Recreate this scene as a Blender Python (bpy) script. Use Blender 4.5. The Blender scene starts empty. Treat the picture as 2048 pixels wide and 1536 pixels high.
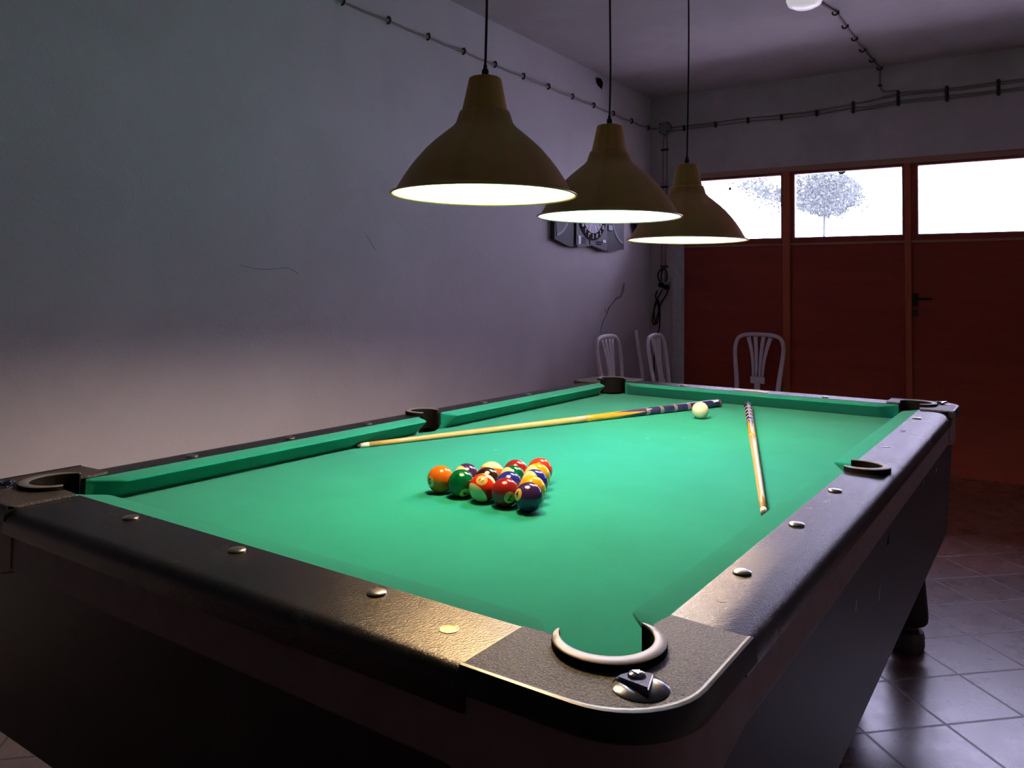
import bpy, bmesh, math, random
from mathutils import Vector, Matrix, Euler
random.seed(7)
PI = math.pi
SC = bpy.context.scene
COL = SC.collection

# ------------------------------------------------------------------ camera
F_PX, YAW, PITCH, ROLL, CYPX = 1588.65538, -0.5999, -0.03783, 0.01087, 521.65
CAM = Vector((0.98751, -0.81321, 1.23315))
_f = Vector((math.sin(YAW)*math.cos(PITCH), math.cos(YAW)*math.cos(PITCH), -math.sin(PITCH)))
_r = Vector((math.cos(YAW), -math.sin(YAW), 0))
_u = _r.cross(_f)
_r2 = math.cos(ROLL)*_r + math.sin(ROLL)*_u
_u2 = -math.sin(ROLL)*_r + math.cos(ROLL)*_u
cd = bpy.data.cameras.new('camera'); co = bpy.data.objects.new('camera', cd); COL.objects.link(co)
cd.sensor_fit = 'HORIZONTAL'; cd.sensor_width = 36.0
cd.lens = F_PX*36/2048
cd.shift_y = (CYPX-768)/2048
cd.clip_start = 0.02
M = Matrix((_r2, _u2, -_f)).transposed().to_4x4(); M.translation = CAM
co.matrix_world = M
SC.camera = co

# ------------------------------------------------------------------ world, colour management
w = bpy.data.worlds.new('world'); SC.world = w; w.use_nodes = True
wn = w.node_tree.nodes; wl = w.node_tree.links
bg = wn['Background']
SKY_COL = (0.70, 0.64, 1.0, 1)
SKY_STR = 19.0
bg.inputs[0].default_value = SKY_COL; bg.inputs[1].default_value = SKY_STR
vs = SC.view_settings
vs.view_transform = 'Standard'; vs.look = 'None'; vs.gamma = 1; vs.use_curve_mapping = False
vs.exposure = 0.0
LAMP_E = (580.0, 620.0, 520.0)          # emission strength of the three bulbs
WARM = (1.0, 0.68, 0.35); COOL = (0.80, 0.84, 1.0)

# room constants (metres)
XL, XR, YB, YF, ZC = -1.851, 2.45, 5.408, -4.2, 2.89
WIN = [(-1.50, -0.744), (-0.660, 0.105), (0.188, 0.955), (1.040, 1.80)]
WZ0, WZ1 = 1.655, 2.158
for k, (a, b) in enumerate(WIN):          # daylight enters through the four window openings
    ld = bpy.data.lights.new('window_portal', 'AREA'); ld.shape = 'RECTANGLE'; ld.size = b-a; ld.size_y = WZ1-WZ0
    ld.cycles.is_portal = True
    lo = bpy.data.objects.new('window_portal', ld); COL.objects.link(lo)
    lo.location = ((a+b)/2, YB+0.16, (WZ0+WZ1)/2); lo.rotation_euler = (-PI/2, 0, 0)

# ------------------------------------------------------------------ materials
def mat(name, col=(.5, .5, .5), rough=.5, metal=0.0, spec=.5, noise=0, nscale=20, bump=0, bscale=200, coat=0, emis=None, es=0, sheen=0):
    m = bpy.data.materials.new(name); m.use_nodes = True
    nt = m.node_tree; n = nt.nodes; l = nt.links; b = n['Principled BSDF']
    b.inputs['Base Color'].default_value = (*col, 1); b.inputs['Roughness'].default_value = rough
    b.inputs['Metallic'].default_value = metal; b.inputs['Specular IOR Level'].default_value = spec
    b.inputs['Coat Weight'].default_value = coat; b.inputs['Sheen Weight'].default_value = sheen
    if emis: b.inputs['Emission Color'].default_value = (*emis, 1); b.inputs['Emission Strength'].default_value = es
    tc = n.new('ShaderNodeTexCoord')
    if noise:
        t = n.new('ShaderNodeTexNoise'); t.inputs['Scale'].default_value = nscale; t.inputs['Detail'].default_value = 6
        l.new(tc.outputs['Object'], t.inputs['Vector'])
        r = n.new('ShaderNodeValToRGB'); r.color_ramp.elements[0].position = .3; r.color_ramp.elements[1].position = .72
        r.color_ramp.elements[0].color = (*[c*(1-noise) for c in col], 1); r.color_ramp.elements[1].color = (*[min(1, c*(1+noise)) for c in col], 1)
        l.new(t.outputs['Fac'], r.inputs['Fac']); l.new(r.outputs['Color'], b.inputs['Base Color'])
    if bump:
        t = n.new('ShaderNodeTexNoise'); t.inputs['Scale'].default_value = bscale; t.inputs['Detail'].default_value = 3
        l.new(tc.outputs['Object'], t.inputs['Vector'])
        bp = n.new('ShaderNodeBump'); bp.inputs['Strength'].default_value = bump; bp.inputs['Distance'].default_value = .001
        l.new(t.outputs['Fac'], bp.inputs['Height']); l.new(bp.outputs['Normal'], b.inputs['Normal'])
    return m
class NB:
    """small node-building helper"""
    def __init__(s, m): s.m = m; s.n = m.node_tree.nodes; s.l = m.node_tree.links; s.b = s.n['Principled BSDF']
    def inp(s, sock, v):
        if v is None: return
        if hasattr(v, 'is_linked') or hasattr(v, 'links'): s.l.new(v, sock)
        else: sock.default_value = v
    def math(s, op, a, b=None, c=None):
        q = s.n.new('ShaderNodeMath'); q.operation = op; s.inp(q.inputs[0], a); s.inp(q.inputs[1], b)
        if c is not None: s.inp(q.inputs[2], c)
        return q.outputs[0]
    def coord(s, k='Object'): return s.n.new('ShaderNodeTexCoord').outputs[k]
    def sep(s, v): q = s.n.new('ShaderNodeSeparateXYZ'); s.l.new(v, q.inputs[0]); return q.outputs
    def comb(s, x, y, z):
        q = s.n.new('ShaderNodeCombineXYZ'); s.inp(q.inputs[0], x); s.inp(q.inputs[1], y); s.inp(q.inputs[2], z); return q.outputs[0]
    def noise(s, v, scale, detail=4, rough=.5):
        q = s.n.new('ShaderNodeTexNoise'); s.l.new(v, q.inputs['Vector']); q.inputs['Scale'].default_value = scale
        q.inputs['Detail'].default_value = detail; q.inputs['Roughness'].default_value = rough; return q.outputs['Fac']
    def ramp(s, f, stops):
        q = s.n.new('ShaderNodeValToRGB'); s.l.new(f, q.inputs[0]); e = q.color_ramp.elements
        while len(e) < len(stops): e.new(.5)
        for i, (p, c) in enumerate(stops): e[i].position = p; e[i].color = (*c, 1) if len(c) == 3 else c
        return q.outputs[0]
    def mix(s, f, a, b):
        q = s.n.new('ShaderNodeMix'); q.data_type = 'RGBA'; s.inp(q.inputs[0], f)
        for i, v in ((6, a), (7, b)):
            if isinstance(v, tuple): q.inputs[i].default_value = (*v, 1) if len(v) == 3 else v
            else: s.l.new(v, q.inputs[i])
        return q.outputs[2]
    def bump(s, h, strength=.5, dist=.002):
        q = s.n.new('ShaderNodeBump'); q.inputs['Strength'].default_value = strength; q.inputs['Distance'].default_value = dist
        s.l.new(h, q.inputs['Height']); s.l.new(q.outputs[0], s.b.inputs['Normal'])

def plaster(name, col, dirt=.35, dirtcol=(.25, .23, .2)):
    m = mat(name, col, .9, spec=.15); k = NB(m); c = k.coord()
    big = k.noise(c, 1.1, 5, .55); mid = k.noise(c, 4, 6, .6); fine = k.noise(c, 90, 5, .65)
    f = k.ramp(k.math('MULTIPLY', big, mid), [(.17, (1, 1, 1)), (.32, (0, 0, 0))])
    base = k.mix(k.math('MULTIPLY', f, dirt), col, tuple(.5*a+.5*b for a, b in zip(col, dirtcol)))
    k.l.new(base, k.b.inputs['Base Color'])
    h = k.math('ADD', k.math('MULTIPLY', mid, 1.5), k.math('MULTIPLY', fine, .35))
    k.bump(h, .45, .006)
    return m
M_WALL = plaster('white_plaster', (.78, .71, .75), .18)
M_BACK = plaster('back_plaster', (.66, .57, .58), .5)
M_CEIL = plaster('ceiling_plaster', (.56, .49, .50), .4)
M_DARKWALL = plaster('unlit_plaster', (.14, .13, .13))  # unseen front wall, darkened in its colour so it bounces little light
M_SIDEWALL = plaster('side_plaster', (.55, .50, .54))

def floor_mat():
    m = mat('terracotta_tiles', (.2, .06, .04), .3, spec=.9, coat=.5); m.node_tree.nodes['Principled BSDF'].inputs['Coat Roughness'].default_value = .3; k = NB(m); c = k.coord(); s = k.sep(c)
    side = .2602; q = side*math.sqrt(2)
    a = k.math('DIVIDE', k.math('ADD', s[0], s[1]), q); a = k.math('SUBTRACT', a, (.713+2.194)/q-20)
    b = k.math('DIVIDE', k.math('SUBTRACT', s[1], s[0]), q); b = k.math('SUBTRACT', b, (2.194-.713)/q-20)
    def edge(v):
        fr = k.math('FRACT', v); return k.math('MINIMUM', fr, k.math('SUBTRACT', 1.0, fr))
    wob = k.math('MULTIPLY', k.math('SUBTRACT', k.noise(c, 60, 2), .5), .006)
    e = k.math('ADD', k.math('MINIMUM', edge(a), edge(b)), wob)
    g = k.ramp(e, [(.010, (0, 0, 0)), (.017, (1, 1, 1))])
    wn_ = k.n.new('ShaderNodeTexWhiteNoise'); wn_.noise_dimensions = '2D'
    k.l.new(k.comb(k.math('FLOOR', a), k.math('FLOOR', b), 0.0), wn_.inputs[0])
    cl = k.noise(c, 7, 6, .6)
    tint = k.ramp(k.math('ADD', k.math('MULTIPLY', wn_.outputs[0], .5), k.math('MULTIPLY', cl, .5)), [(.2, (.12, .038, .026)), (.8, (.21, .075, .05))])
    k.l.new(k.mix(g, (.05, .03, .028), tint), k.b.inputs['Base Color'])
    rr = k.math('ADD', k.math('MULTIPLY', k.noise(c, 9, 5, .6), .16), .20)
    rr = k.math('ADD', rr, k.math('MULTIPLY', k.math('SUBTRACT', 1.0, g), .3))
    k.l.new(rr, k.b.inputs['Roughness'])
    h = k.math('ADD', k.math('MULTIPLY', g, 1.0), k.math('MULTIPLY', k.noise(c, 26, 4, .5), .06))
    k.bump(h, .6, .002)
    return m
M_FLOOR = floor_mat()

def wood_mat(name, dark, light, rough=.5, ax=2, sc=5, bump=.15):
    m = mat(name, light, rough); k = NB(m); c = k.coord(); s = k.sep(c)
    st = [k.math('MULTIPLY', s[i], .12 if i == ax else 1.0) for i in range(3)]
    v = k.comb(*st); f = k.noise(v, sc*6, 8, .65); g = k.noise(c, sc*.35, 4)
    k.l.new(k.ramp(k.math('ADD', k.math('MULTIPLY', f, .65), k.math('MULTIPLY', g, .35)), [(.3, dark), (.7, light)]), k.b.inputs['Base Color'])
    k.bump(f, bump, .001); return m
M_DOOR = wood_mat('redbrown_board', (.26, .027, .010), (.42, .052, .018), .6, ax=0, sc=2.2)
M_BATTEN = wood_mat('redbrown_batten', (.42, .07, .025), (.62, .13, .05), .5, ax=2, sc=4)
M_FRAMEW = wood_mat('window_wood', (.34, .15, .10), (.52, .28, .20), .5, ax=0, sc=4)
M_WHITEWOOD = mat('whitewashed_wood', (.58, .55, .56), .7, noise=.12, nscale=25, bump=.3, bscale=60)
M_BLACKIRON = mat('black_iron', (.015, .014, .015), .4, .3)

def cloth_mat():
    m = mat('green_cloth', (.0, .30, .19), .95, spec=.04, sheen=.12); k = NB(m); c = k.coord()
    f = k.noise(c, 700, 2, .6); g = k.noise(c, 5, 5, .6)
    a = k.ramp(k.math('ADD', k.math('MULTIPLY', f, .5), k.math('MULTIPLY', g, .5)), [(.3, (.005, .215, .145)), (.7, (.010, .28, .195))])
    chalk = k.ramp(k.noise(c, 24, 2, .4), [(.775, (0, 0, 0)), (.80, (1, 1, 1))])
    k.l.new(k.mix(k.math('MULTIPLY', chalk, .35), a, (.25, .55, .42)), k.b.inputs['Base Color'])
    k.bump(f, .25, .0006); return m
M_CLOTH = cloth_mat()
def rail_mat():
    m = mat('black_laminate', (.022, .018, .017), .36, spec=.7); m.node_tree.nodes['Principled BSDF'].inputs['Specular Tint'].default_value = (1, .86, .74, 1); k = NB(m); c = k.coord()
    f = k.noise(c, 420, 3, .6); g = k.noise(c, 9, 5, .6)
    k.l.new(k.ramp(g, [(.35, (.005, .0045, .0045)), (.7, (.012, .010, .009))]), k.b.inputs['Base Color'])
    k.l.new(k.math('ADD', k.math('MULTIPLY', g, .14), .185), k.b.inputs['Roughness'])
    k.bump(f, .4, .0016); return m
M_RAIL = rail_mat()
M_APRON = mat('brown_black_laminate', (.30, .20, .19), .5, spec=.35, noise=.1, nscale=30)
M_BODY = mat('dark_brown_laminate', (.036, .026, .030), .45, noise=.15, nscale=14, bump=.1)
def pebble_mat():
    m = mat('pebbled_plastic', (.10, .085, .08), .38, spec=.6); k = NB(m); c = k.coord()
    f = k.noise(c, 300, 3, .75)
    k.l.new(k.ramp(f, [(.42, (.008, .006, .006)), (.62, (.13, .10, .09))]), k.b.inputs['Base Color'])
    k.bump(f, 1.0, .003); return m
M_CAP = pebble_mat()
M_CAPSIDE = mat('black_moulded_plastic', (.012, .012, .013), .33, bump=.15)
M_RING = mat('grey_pocket_plastic', (.26, .235, .26), .45, .35)
M_RINGSIDE = mat('black_rubber', (.01, .01, .01), .5)
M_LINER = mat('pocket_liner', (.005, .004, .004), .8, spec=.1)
M_SIGHT = mat('worn_nickel', (.62, .55, .48), .28, 1.0, noise=.15, nscale=90)
M_CHROME = mat('dark_chrome', (.30, .30, .38), .13, 1.0, noise=.3, nscale=120)
M_GUNMETAL = mat('gunmetal', (.10, .10, .12), .16, .9)
M_GLUE = mat('foil_socket', (.62, .48, .22), .25, 1.0, bump=.8, bscale=500)
M_LEG = mat('black_leg', (.012, .011, .012), .5)
M_FOOT = mat('grey_rubber_foot', (.09, .08, .075), .6)

def brass_mat(name, base):
    m = mat(name, base, .42, 1.0); k = NB(m); c = k.coord(); s = k.sep(c)
    ang = k.math('ARCTAN2', s[1], s[0])
    f = k.noise(k.comb(0.0, 0.0, k.math('MULTIPLY', s[2], 1.0)), 500, 3)
    rb = k.noise(k.comb(k.math('SINE', ang), k.math('COSINE', ang), 0.0), 2.2, 3)
    k.l.new(k.ramp(rb, [(.35, tuple(x*.8 for x in base)), (.65, base)]), k.b.inputs['Base Color'])
    k.l.new(k.math('ADD', k.math('MULTIPLY', f, .2), .34), k.b.inputs['Roughness'])
    try: k.b.inputs['Anisotropic'].default_value = .55
    except Exception: pass
    return m
M_BRASS = brass_mat('brushed_brass', (.66, .34, .15))
M_BRASSN = brass_mat('brushed_brass_neck', (.72, .38, .13))
M_SHADEIN = mat('white_enamel', (.88, .87, .83), .5)
M_CORD = mat('black_cord', (.008, .008, .008), .5)
M_GOLDRIM = mat('brass_lip', (.55, .42, .22), .3, 1.0)
M_WHITECHAIR = mat('white_painted_wood', (.88, .80, .84), .4, noise=.06)
M_CABLE = mat('grey_cable', (.34, .25, .235), .6)
M_CLIP = mat('dark_cable_clip', (.035, .035, .035), .45)
M_BOX = mat('painted_junction_box', (.30, .27, .27), .6)
M_CREAM = mat('cue_ball_resin', (.80, .72, .46), .10, coat=.5)
M_INK = mat('black_ink', (.01, .01, .01), .4)
M_PATCH = mat('grey_patch', (.30, .26, .26), .9)
M_PEEL = mat('peeled_plaster', (.34, .31, .33), .9)
M_SILVER = mat('silver_plastic', (.17, .15, .18), .6, spec=.2, noise=.1)
M_DKPLAST = mat('dark_grey_plastic', (.07, .062, .075), .6, spec=.2)
M_BLKPLAST = mat('black_plastic', (.008, .008, .010), .7, spec=.05)
M_WHITEPAINT = mat('white_print', (.8, .78, .8), .5)
M_BLUESEG = mat('blue_segment', (.02, .13, .42), .5)
M_TANSEG = mat('tan_segment', (.42, .27, .18), .5)
M_REDSEG = mat('red_segment', (.40, .03, .03), .5)
M_PURPLESEG = mat('purple_trim', (.05, .04, .16), .5)
M_OPAL = mat('opal_plastic', (.9, .87, .9), .3, emis=(1, .93, 1), es=.45)

# ------------------------------------------------------------------ mesh helpers
def wloc(p): return Vector((0, 0, 0)) if p is None else p['_w'] if False else WL.get(p.name, Vector((0, 0, 0)))
WL = {}
def link(name, me, parent=None, mats=None, smooth=False, keep=False):
    """me in world coordinates; becomes an object whose parent sits at WL[parent]"""
    o = bpy.data.objects.new(name, me); COL.objects.link(o)
    if parent is not None:
        o.parent = parent
        if not keep: me.transform(Matrix.Translation(-WL[parent.name]))
        WL[o.name] = WL[parent.name]
    else: WL[o.name] = Vector((0, 0, 0))
    for m in (mats if isinstance(mats, (list, tuple)) else [mats]):
        if m: me.materials.append(m)
    if smooth:
        for p in me.polygons: p.use_smooth = True
    return o
def obj(name, bm, m, parent=None, smooth=False, keep=False, ang=None):
    me = bpy.data.meshes.new(name); bmesh.ops.recalc_face_normals(bm, faces=bm.faces[:]); bm.to_mesh(me); bm.free()
    o = link(name, me, parent, m, smooth or ang is not None, keep)
    if ang is not None:
        a = math.radians(ang); b2 = bmesh.new(); b2.from_mesh(me)
        for e in b2.edges:
            if len(e.link_faces) == 2 and e.calc_face_angle(0) > a: e.smooth = False
        b2.to_mesh(me); b2.free()
    return o
def tag(o, label=None, cat=None, group=None, kind=None):
    if label: o['label'] = label
    if cat: o['category'] = cat
    if group: o['group'] = group
    if kind: o['kind'] = kind
    return o
def empty(name, loc, label, cat, group=None):
    o = bpy.data.objects.new(name, None); COL.objects.link(o); o.location = loc; o.empty_display_size = .05
    WL[o.name] = Vector(loc); return tag(o, label, cat, group)
def copy_tree(o, parent=None):
    c = o.copy(); COL.objects.link(c)
    if parent is not None: c.parent = parent
    for ch in list(o.children): copy_tree(ch, c)
    return c
def box(bm, a, b, bev=0):
    r = bmesh.ops.create_cube(bm, size=1)
    vs_ = r['verts']
    c = [(a[i]+b[i])/2 for i in range(3)]; s = [abs(b[i]-a[i]) for i in range(3)]
    for v in vs_: v.co = Vector((c[0]+v.co.x*s[0], c[1]+v.co.y*s[1], c[2]+v.co.z*s[2]))
    if bev:
        es = list({e for v in vs_ for e in v.link_edges})
        bmesh.ops.bevel(bm, geom=es, offset=bev, segments=2, affect='EDGES', profile=.6)
def prism(bm, pts, z0, z1):
    """extrude an XY polygon between z0 and z1; returns (bottom verts, top verts)"""
    lo = [bm.verts.new((x, y, z0)) for x, y in pts]; hi = [bm.verts.new((x, y, z1)) for x, y in pts]
    n = len(pts)
    bm.faces.new(lo[::-1]); bm.faces.new(hi)
    for i in range(n): bm.faces.new((lo[i], lo[(i+1) % n], hi[(i+1) % n], hi[i]))
    return lo, hi
def lathe(bm, prof, seg=48, c=(0, 0, 0), closed=False, axis='z'):
    rings = []
    for r, z in prof:
        if r < 1e-6: rings.append([bm.verts.new((c[0], c[1], c[2]+z))])
        else: rings.append([bm.verts.new((c[0]+r*math.cos(2*PI*i/seg), c[1]+r*math.sin(2*PI*i/seg), c[2]+z)) for i in range(seg)])
    pairs = list(zip(rings, rings[1:])) + ([(rings[-1], rings[0])] if closed else [])
    for a, b in pairs:
        for i in range(seg):
            j = (i+1) % seg
            if len(a) == 1 and len(b) == 1: continue
            if len(a) == 1: bm.faces.new((a[0], b[j], b[i]))
            elif len(b) == 1: bm.faces.new((a[i], a[j], b[0]))
            else: bm.faces.new((a[i], a[j], b[j], b[i]))
    return rings
def tube(bm, pts, rad, seg=8, cap=True, flat=None):
    """swept tube; rad a number or list; flat=(rx, ry, up) gives an elliptic section"""
    pts = [Vector(p) for p in pts]; n = len(pts); rings = []
    up = Vector((0, 0, 1)); prev = None
    for i, p in enumerate(pts):
        t = (pts[min(i+1, n-1)]-pts[max(i-1, 0)]).normalized()
        if prev is None:
            a = up if abs(t.dot(up)) < .95 else Vector((1, 0, 0))
            if flat: a = flat
            s = t.cross(a).normalized()
        else: s = (prev - t*prev.dot(t)).normalized()
        prev = s; q = t.cross(s)
        r = rad[i] if isinstance(rad, (list, tuple)) else rad
        rx, ry = r if isinstance(r, tuple) else (r, r)
        rings.append([bm.verts.new(p + s*rx*math.cos(2*PI*k/seg) + q*ry*math.sin(2*PI*k/seg)) for k in range(seg)])
    for a, b in zip(rings, rings[1:]):
        for k in range(seg): bm.faces.new((a[k], a[(k+1) % seg], b[(k+1) % seg], b[k]))
    if cap: bm.faces.new(rings[0][::-1]); bm.faces.new(rings[-1])
def spline(pts, n=8):
    P = [Vector(p) for p in pts]; out = []
    for i in range(len(P)-1):
        p0, p1, p2, p3 = P[max(i-1, 0)], P[i], P[i+1], P[min(i+2, len(P)-1)]
        for k in range(n):
            t = k/n
            out.append(.5*((2*p1)+(-p0+p2)*t+(2*p0-5*p1+4*p2-p3)*t*t+(-p0+3*p1-3*p2+p3)*t**3))
    out.append(P[-1]); return out
def text_mesh(s, size):
    cu = bpy.data.curves.new('txt', 'FONT'); cu.body = s; cu.size = size; cu.align_x = 'CENTER'; cu.align_y = 'CENTER'; cu.offset = size*.03
    to = bpy.data.objects.new('txt', cu); COL.objects.link(to)
    me = bpy.data.meshes.new_from_object(to); bpy.data.objects.remove(to); bpy.data.curves.remove(cu)
    return me

# ================================================================== ROOM
bm = bmesh.new(); box(bm, (XL-.2, YF-.2, -.15), (XR+.2, YB+.25, 0)); tag(obj('floor', bm, M_FLOOR), kind='structure')
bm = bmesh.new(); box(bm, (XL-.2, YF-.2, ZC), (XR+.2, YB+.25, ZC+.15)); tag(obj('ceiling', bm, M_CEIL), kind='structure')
bm = bmesh.new(); box(bm, (XL-.2, YF-.2, 0), (XL, YB+.25, ZC)); wall_left = tag(obj('wall_left', bm, M_WALL), kind='structure')
bm = bmesh.new(); box(bm, (XR, YF-.2, 0), (XR+.2, YB+.25, ZC)); tag(obj('wall_right', bm, M_SIDEWALL), kind='structure')
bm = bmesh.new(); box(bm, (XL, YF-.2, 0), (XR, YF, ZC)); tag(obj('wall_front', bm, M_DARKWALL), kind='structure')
bm = bmesh.new()
box(bm, (XL, YB, 2.212), (XR, YB+.25, ZC)); box(bm, (XL, YB, 0), (-1.635, YB+.25, 2.212)); box(bm, (1.90, YB, 0), (XR, YB+.25, 2.212))
box(bm, (XL, YB-.006, 2.212), (XR, YB, 2.30))
tag(obj('wall_back', bm, M_BACK), kind='structure')
# whitewashed post beside the doors
bm = bmesh.new(); box(bm, (-1.632, YB-.03, 0), (-1.548, YB+.12, 2.211), .004); tag(obj('trim_1', bm, M_WHITEWOOD), kind='structure')
bm = bmesh.new(); box(bm, (1.82, YB-.03, 0), (1.90, YB+.12, 2.211), .004); tag(obj('trim_2', bm, M_WHITEWOOD), kind='structure')
# head rail over the windows
bm = bmesh.new(); box(bm, (-1.547, YB-.014, 2.170), (1.819, YB+.10, 2.211), .004); tag(obj('trim_3', bm, M_FRAMEW), kind='structure')

def glass_mat():
    m = bpy.data.materials.new('wired_glass'); m.use_nodes = True; n = m.node_tree.nodes; l = m.node_tree.links
    n.remove(n['Principled BSDF']); out = n['Material Output']
    tr = n.new('ShaderNodeBsdfTransparent'); tr.inputs[0].default_value = (.93, .95, .94, 1)
    tl = n.new('ShaderNodeBsdfTranslucent'); tl.inputs[0].default_value = (.8, .85, .85, 1)
    gl = n.new('ShaderNodeBsdfGlossy'); gl.inputs[1].default_value = .15
    tc = n.new('ShaderNodeTexCoord'); ns = n.new('ShaderNodeTexNoise'); ns.inputs['Scale'].default_value = 160
    l.new(tc.outputs['Object'], ns.inputs['Vector']); bp = n.new('ShaderNodeBump'); bp.inputs['Strength'].default_value = .3; l.new(ns.outputs['Fac'], bp.inputs['Height'])
    l.new(bp.outputs[0], gl.inputs['Normal'])
    m1 = n.new('ShaderNodeMixShader'); m1.inputs[0].default_value = .015; l.new(tr.outputs[0], m1.inputs[1]); l.new(tl.outputs[0], m1.inputs[2])
    fr = n.new('ShaderNodeFresnel'); fr.inputs[0].default_value = 1.3
    m2 = n.new('ShaderNodeMixShader'); l.new(fr.outputs[0], m2.inputs[0]); l.new(m1.outputs[0], m2.inputs[1]); l.new(gl.outputs[0], m2.inputs[2])
    l.new(m2.outputs[0], out.inputs[0]); return m
M_GLASS = glass_mat()
M_WIRE = mat('glass_wire', (.25, .25, .27), .5, .5)
DW = [(-1.548, -0.702), (-0.702, 0.146), (0.146, 0.998), (0.998, 1.82)]   # door bays (joints between)
for k, (a, b) in enumerate(WIN):
    bm = bmesh.new(); d0, d1 = DW[k]
    box(bm, (d0+.001, YB+.0, WZ0-.035), (a, YB+.07, 2.169)); box(bm, (b, YB+.0, WZ0-.035), (d1-.001, YB+.07, 2.169))
    box(bm, (a, YB+.0, WZ0-.035), (b, YB+.07, WZ0)); box(bm, (a, YB+.0, WZ1), (b, YB+.07, 2.169))
    wf = tag(obj('window_%d' % (k+1), bm, M_DOOR), kind='structure')
    bm = bmesh.new(); t = .010
    for x0, x1, z0, z1 in ((a, a+t, WZ0, WZ1), (b-t, b, WZ0, WZ1), (a+t, b-t, WZ0, WZ0+t), (a+t, b-t, WZ1-t, WZ1)):
        box(bm, (x0, YB-.006, z0), (x1, YB+.05, z1), .001)
    obj('window_frame', bm, M_FRAMEW, wf)
    bm = bmesh.new(); box(bm, (a+t, YB+.030, WZ0+t), (b-t, YB+.035, WZ1-t)); obj('pane', bm, M_GLASS, wf)
    bm = bmesh.new(); st = .0125; rw = .0007
    x = a+t+st
    while x < b-t: box(bm, (x-rw, YB+.036, WZ0+t), (x+rw, YB+.0375, WZ1-t)); x += st
    z = WZ0+t+st
    while z < WZ1-t: box(bm, (a+t, YB+.036, z-rw), (b-t, YB+.0375, z+rw)); z += st
    obj('wire_mesh', bm, M_WIRE, wf)
    if k in (0, 1):
        bm = bmesh.new()
        if k == 0: bmesh.ops.create_circle(bm, cap_ends=True, radius=.012, segments=9, matrix=Matrix.Translation((-1.166, YB+.028, 2.075)) @ Matrix.Rotation(PI/2, 4, 'X')); mm = M_BLACKIRON
        else:
            p = [(-.345, 2.147), (-.285, 2.147), (-.295, 2.135), (-.318, 2.128), (-.335, 2.134)]
            f = bm.faces.new([bm.verts.new((x, YB+.028, z)) for x, z in p]); mm = mat('green_tape', (.0, .22, .12), .6)
        obj('window_mark', bm, mm, wf)
    if k == 1:        # star crack in the middle pane
        bm = bmesh.new(); M_CRK = mat('crack_edge', (.9, .9, .9), .3)
        cx, cz = -.447, 1.955
        for ex, ez in ((-.60, 2.08), (-.36, 2.0), (-.52, 1.935), (-.63, 1.90), (-.40, 1.92)):
            tube(bm, [(cx, YB+.027, cz), ((cx+ex)/2+.006, YB+.027, (cz+ez)/2+.004), (ex, YB+.027, ez)], .0012, 4)
        obj('glass_crack', bm, M_CRK, wf)
# door leaves under the windows
for k, (a, b) in enumerate(DW):
    bm = bmesh.new(); box(bm, (a+.004, YB+.005, .0), (b-.004, YB+.06, WZ0-.036))
    d = tag(obj('door_%d' % (k+1), bm, M_DOOR), kind='structure')
    bm = bmesh.new(); box(bm, (a+.006, YB-.006, WZ0-.05), (b-.006, YB+.006, WZ0-.034), .002); obj('door_trim', bm, M_FRAMEW, d)
    if k == 2:
        bm = bmesh.new()
        box(bm, (.158, YB-.012, 1.155), (.188, YB+.006, 1.245), .003)
        tube(bm, [(.172, YB-.002, 1.205), (.172, YB-.052, 1.205)], .009, 10)
        tube(bm, spline([(.172, YB-.050, 1.205), (.20, YB-.054, 1.206), (.285, YB-.052, 1.209)], 4), .0085, 10)
        obj('door_handle', bm, M_BLACKIRON, d, ang=40)
        bm = bmesh.new(); box(bm, (.160, YB-.01, 1.085), (.186, YB+.006, 1.13), .003); tube(bm, [(.172, YB-.005, 1.108), (.172, YB-.022, 1.108)], .008, 10)
        obj('lock_cylinder', bm, M_BLACKIRON, d)
bm = bmesh.new(); box(bm, (-.737, YB-.02, .0), (-.684, YB+.03, 2.169), .003); tag(obj('trim_4', bm, M_BATTEN), kind='structure')
bm = bmesh.new(); box(bm, (.112, YB-.02, .0), (.152, YB+.03, 2.169), .003); tag(obj('trim_5', bm, M_BATTEN), kind='structure')
bm = bmesh.new(); box(bm, (.976, YB-.02, .0), (1.016, YB+.03, 2.169), .003); tag(obj('trim_6', bm, M_BATTEN), kind='structure')

# wall cracks and worn patches on the left wall
bm = bmesh.new()
cr = [(4.52, .92), (4.56, 1.0), (4.63, 1.06), (4.66, 1.11), (4.70, 1.13), (4.78, 1.18), (4.86, 1.20), (4.90, 1.25), (4.92, 1.30)]
tube(bm, [(XL+.001, y, z) for y, z in cr], [.003, .005, .003, .007, .004, .007, .009, .012, .006], 5)
tube(bm, [(XL+.001, y, z) for y, z in [(4.62, 1.075), (4.605, 1.095), (4.60, 1.105)]], .003, 5)
obj('wall_crack', bm, M_PEEL, wall_left)
bm = bmesh.new()
for pts in ([(1.30, 1.33), (1.42, 1.315), (1.55, 1.325), (1.62, 1.30)], [(2.05, 1.50), (2.09, 1.455), (2.12, 1.43)]):
    tube(bm, spline([(XL+.0005, y, z) for y, z in pts], 4), .0012, 4)
obj('hairline_crack', bm, M_PEEL, wall_left)
bm = bmesh.new(); f = [bm.verts.new((XL+.0045, y, z)) for y, z in ((4.43, 2.845), (4.50, 2.855), (4.54, 2.83), (4.52, 2.775), (4.46, 2.79), (4.43, 2.81))]; bm.faces.new(f)
bmesh.ops.solidify(bm, geom=bm.faces[:], thickness=.002)
obj('worn_patch', bm, M_PATCH, wall_left)

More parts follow.
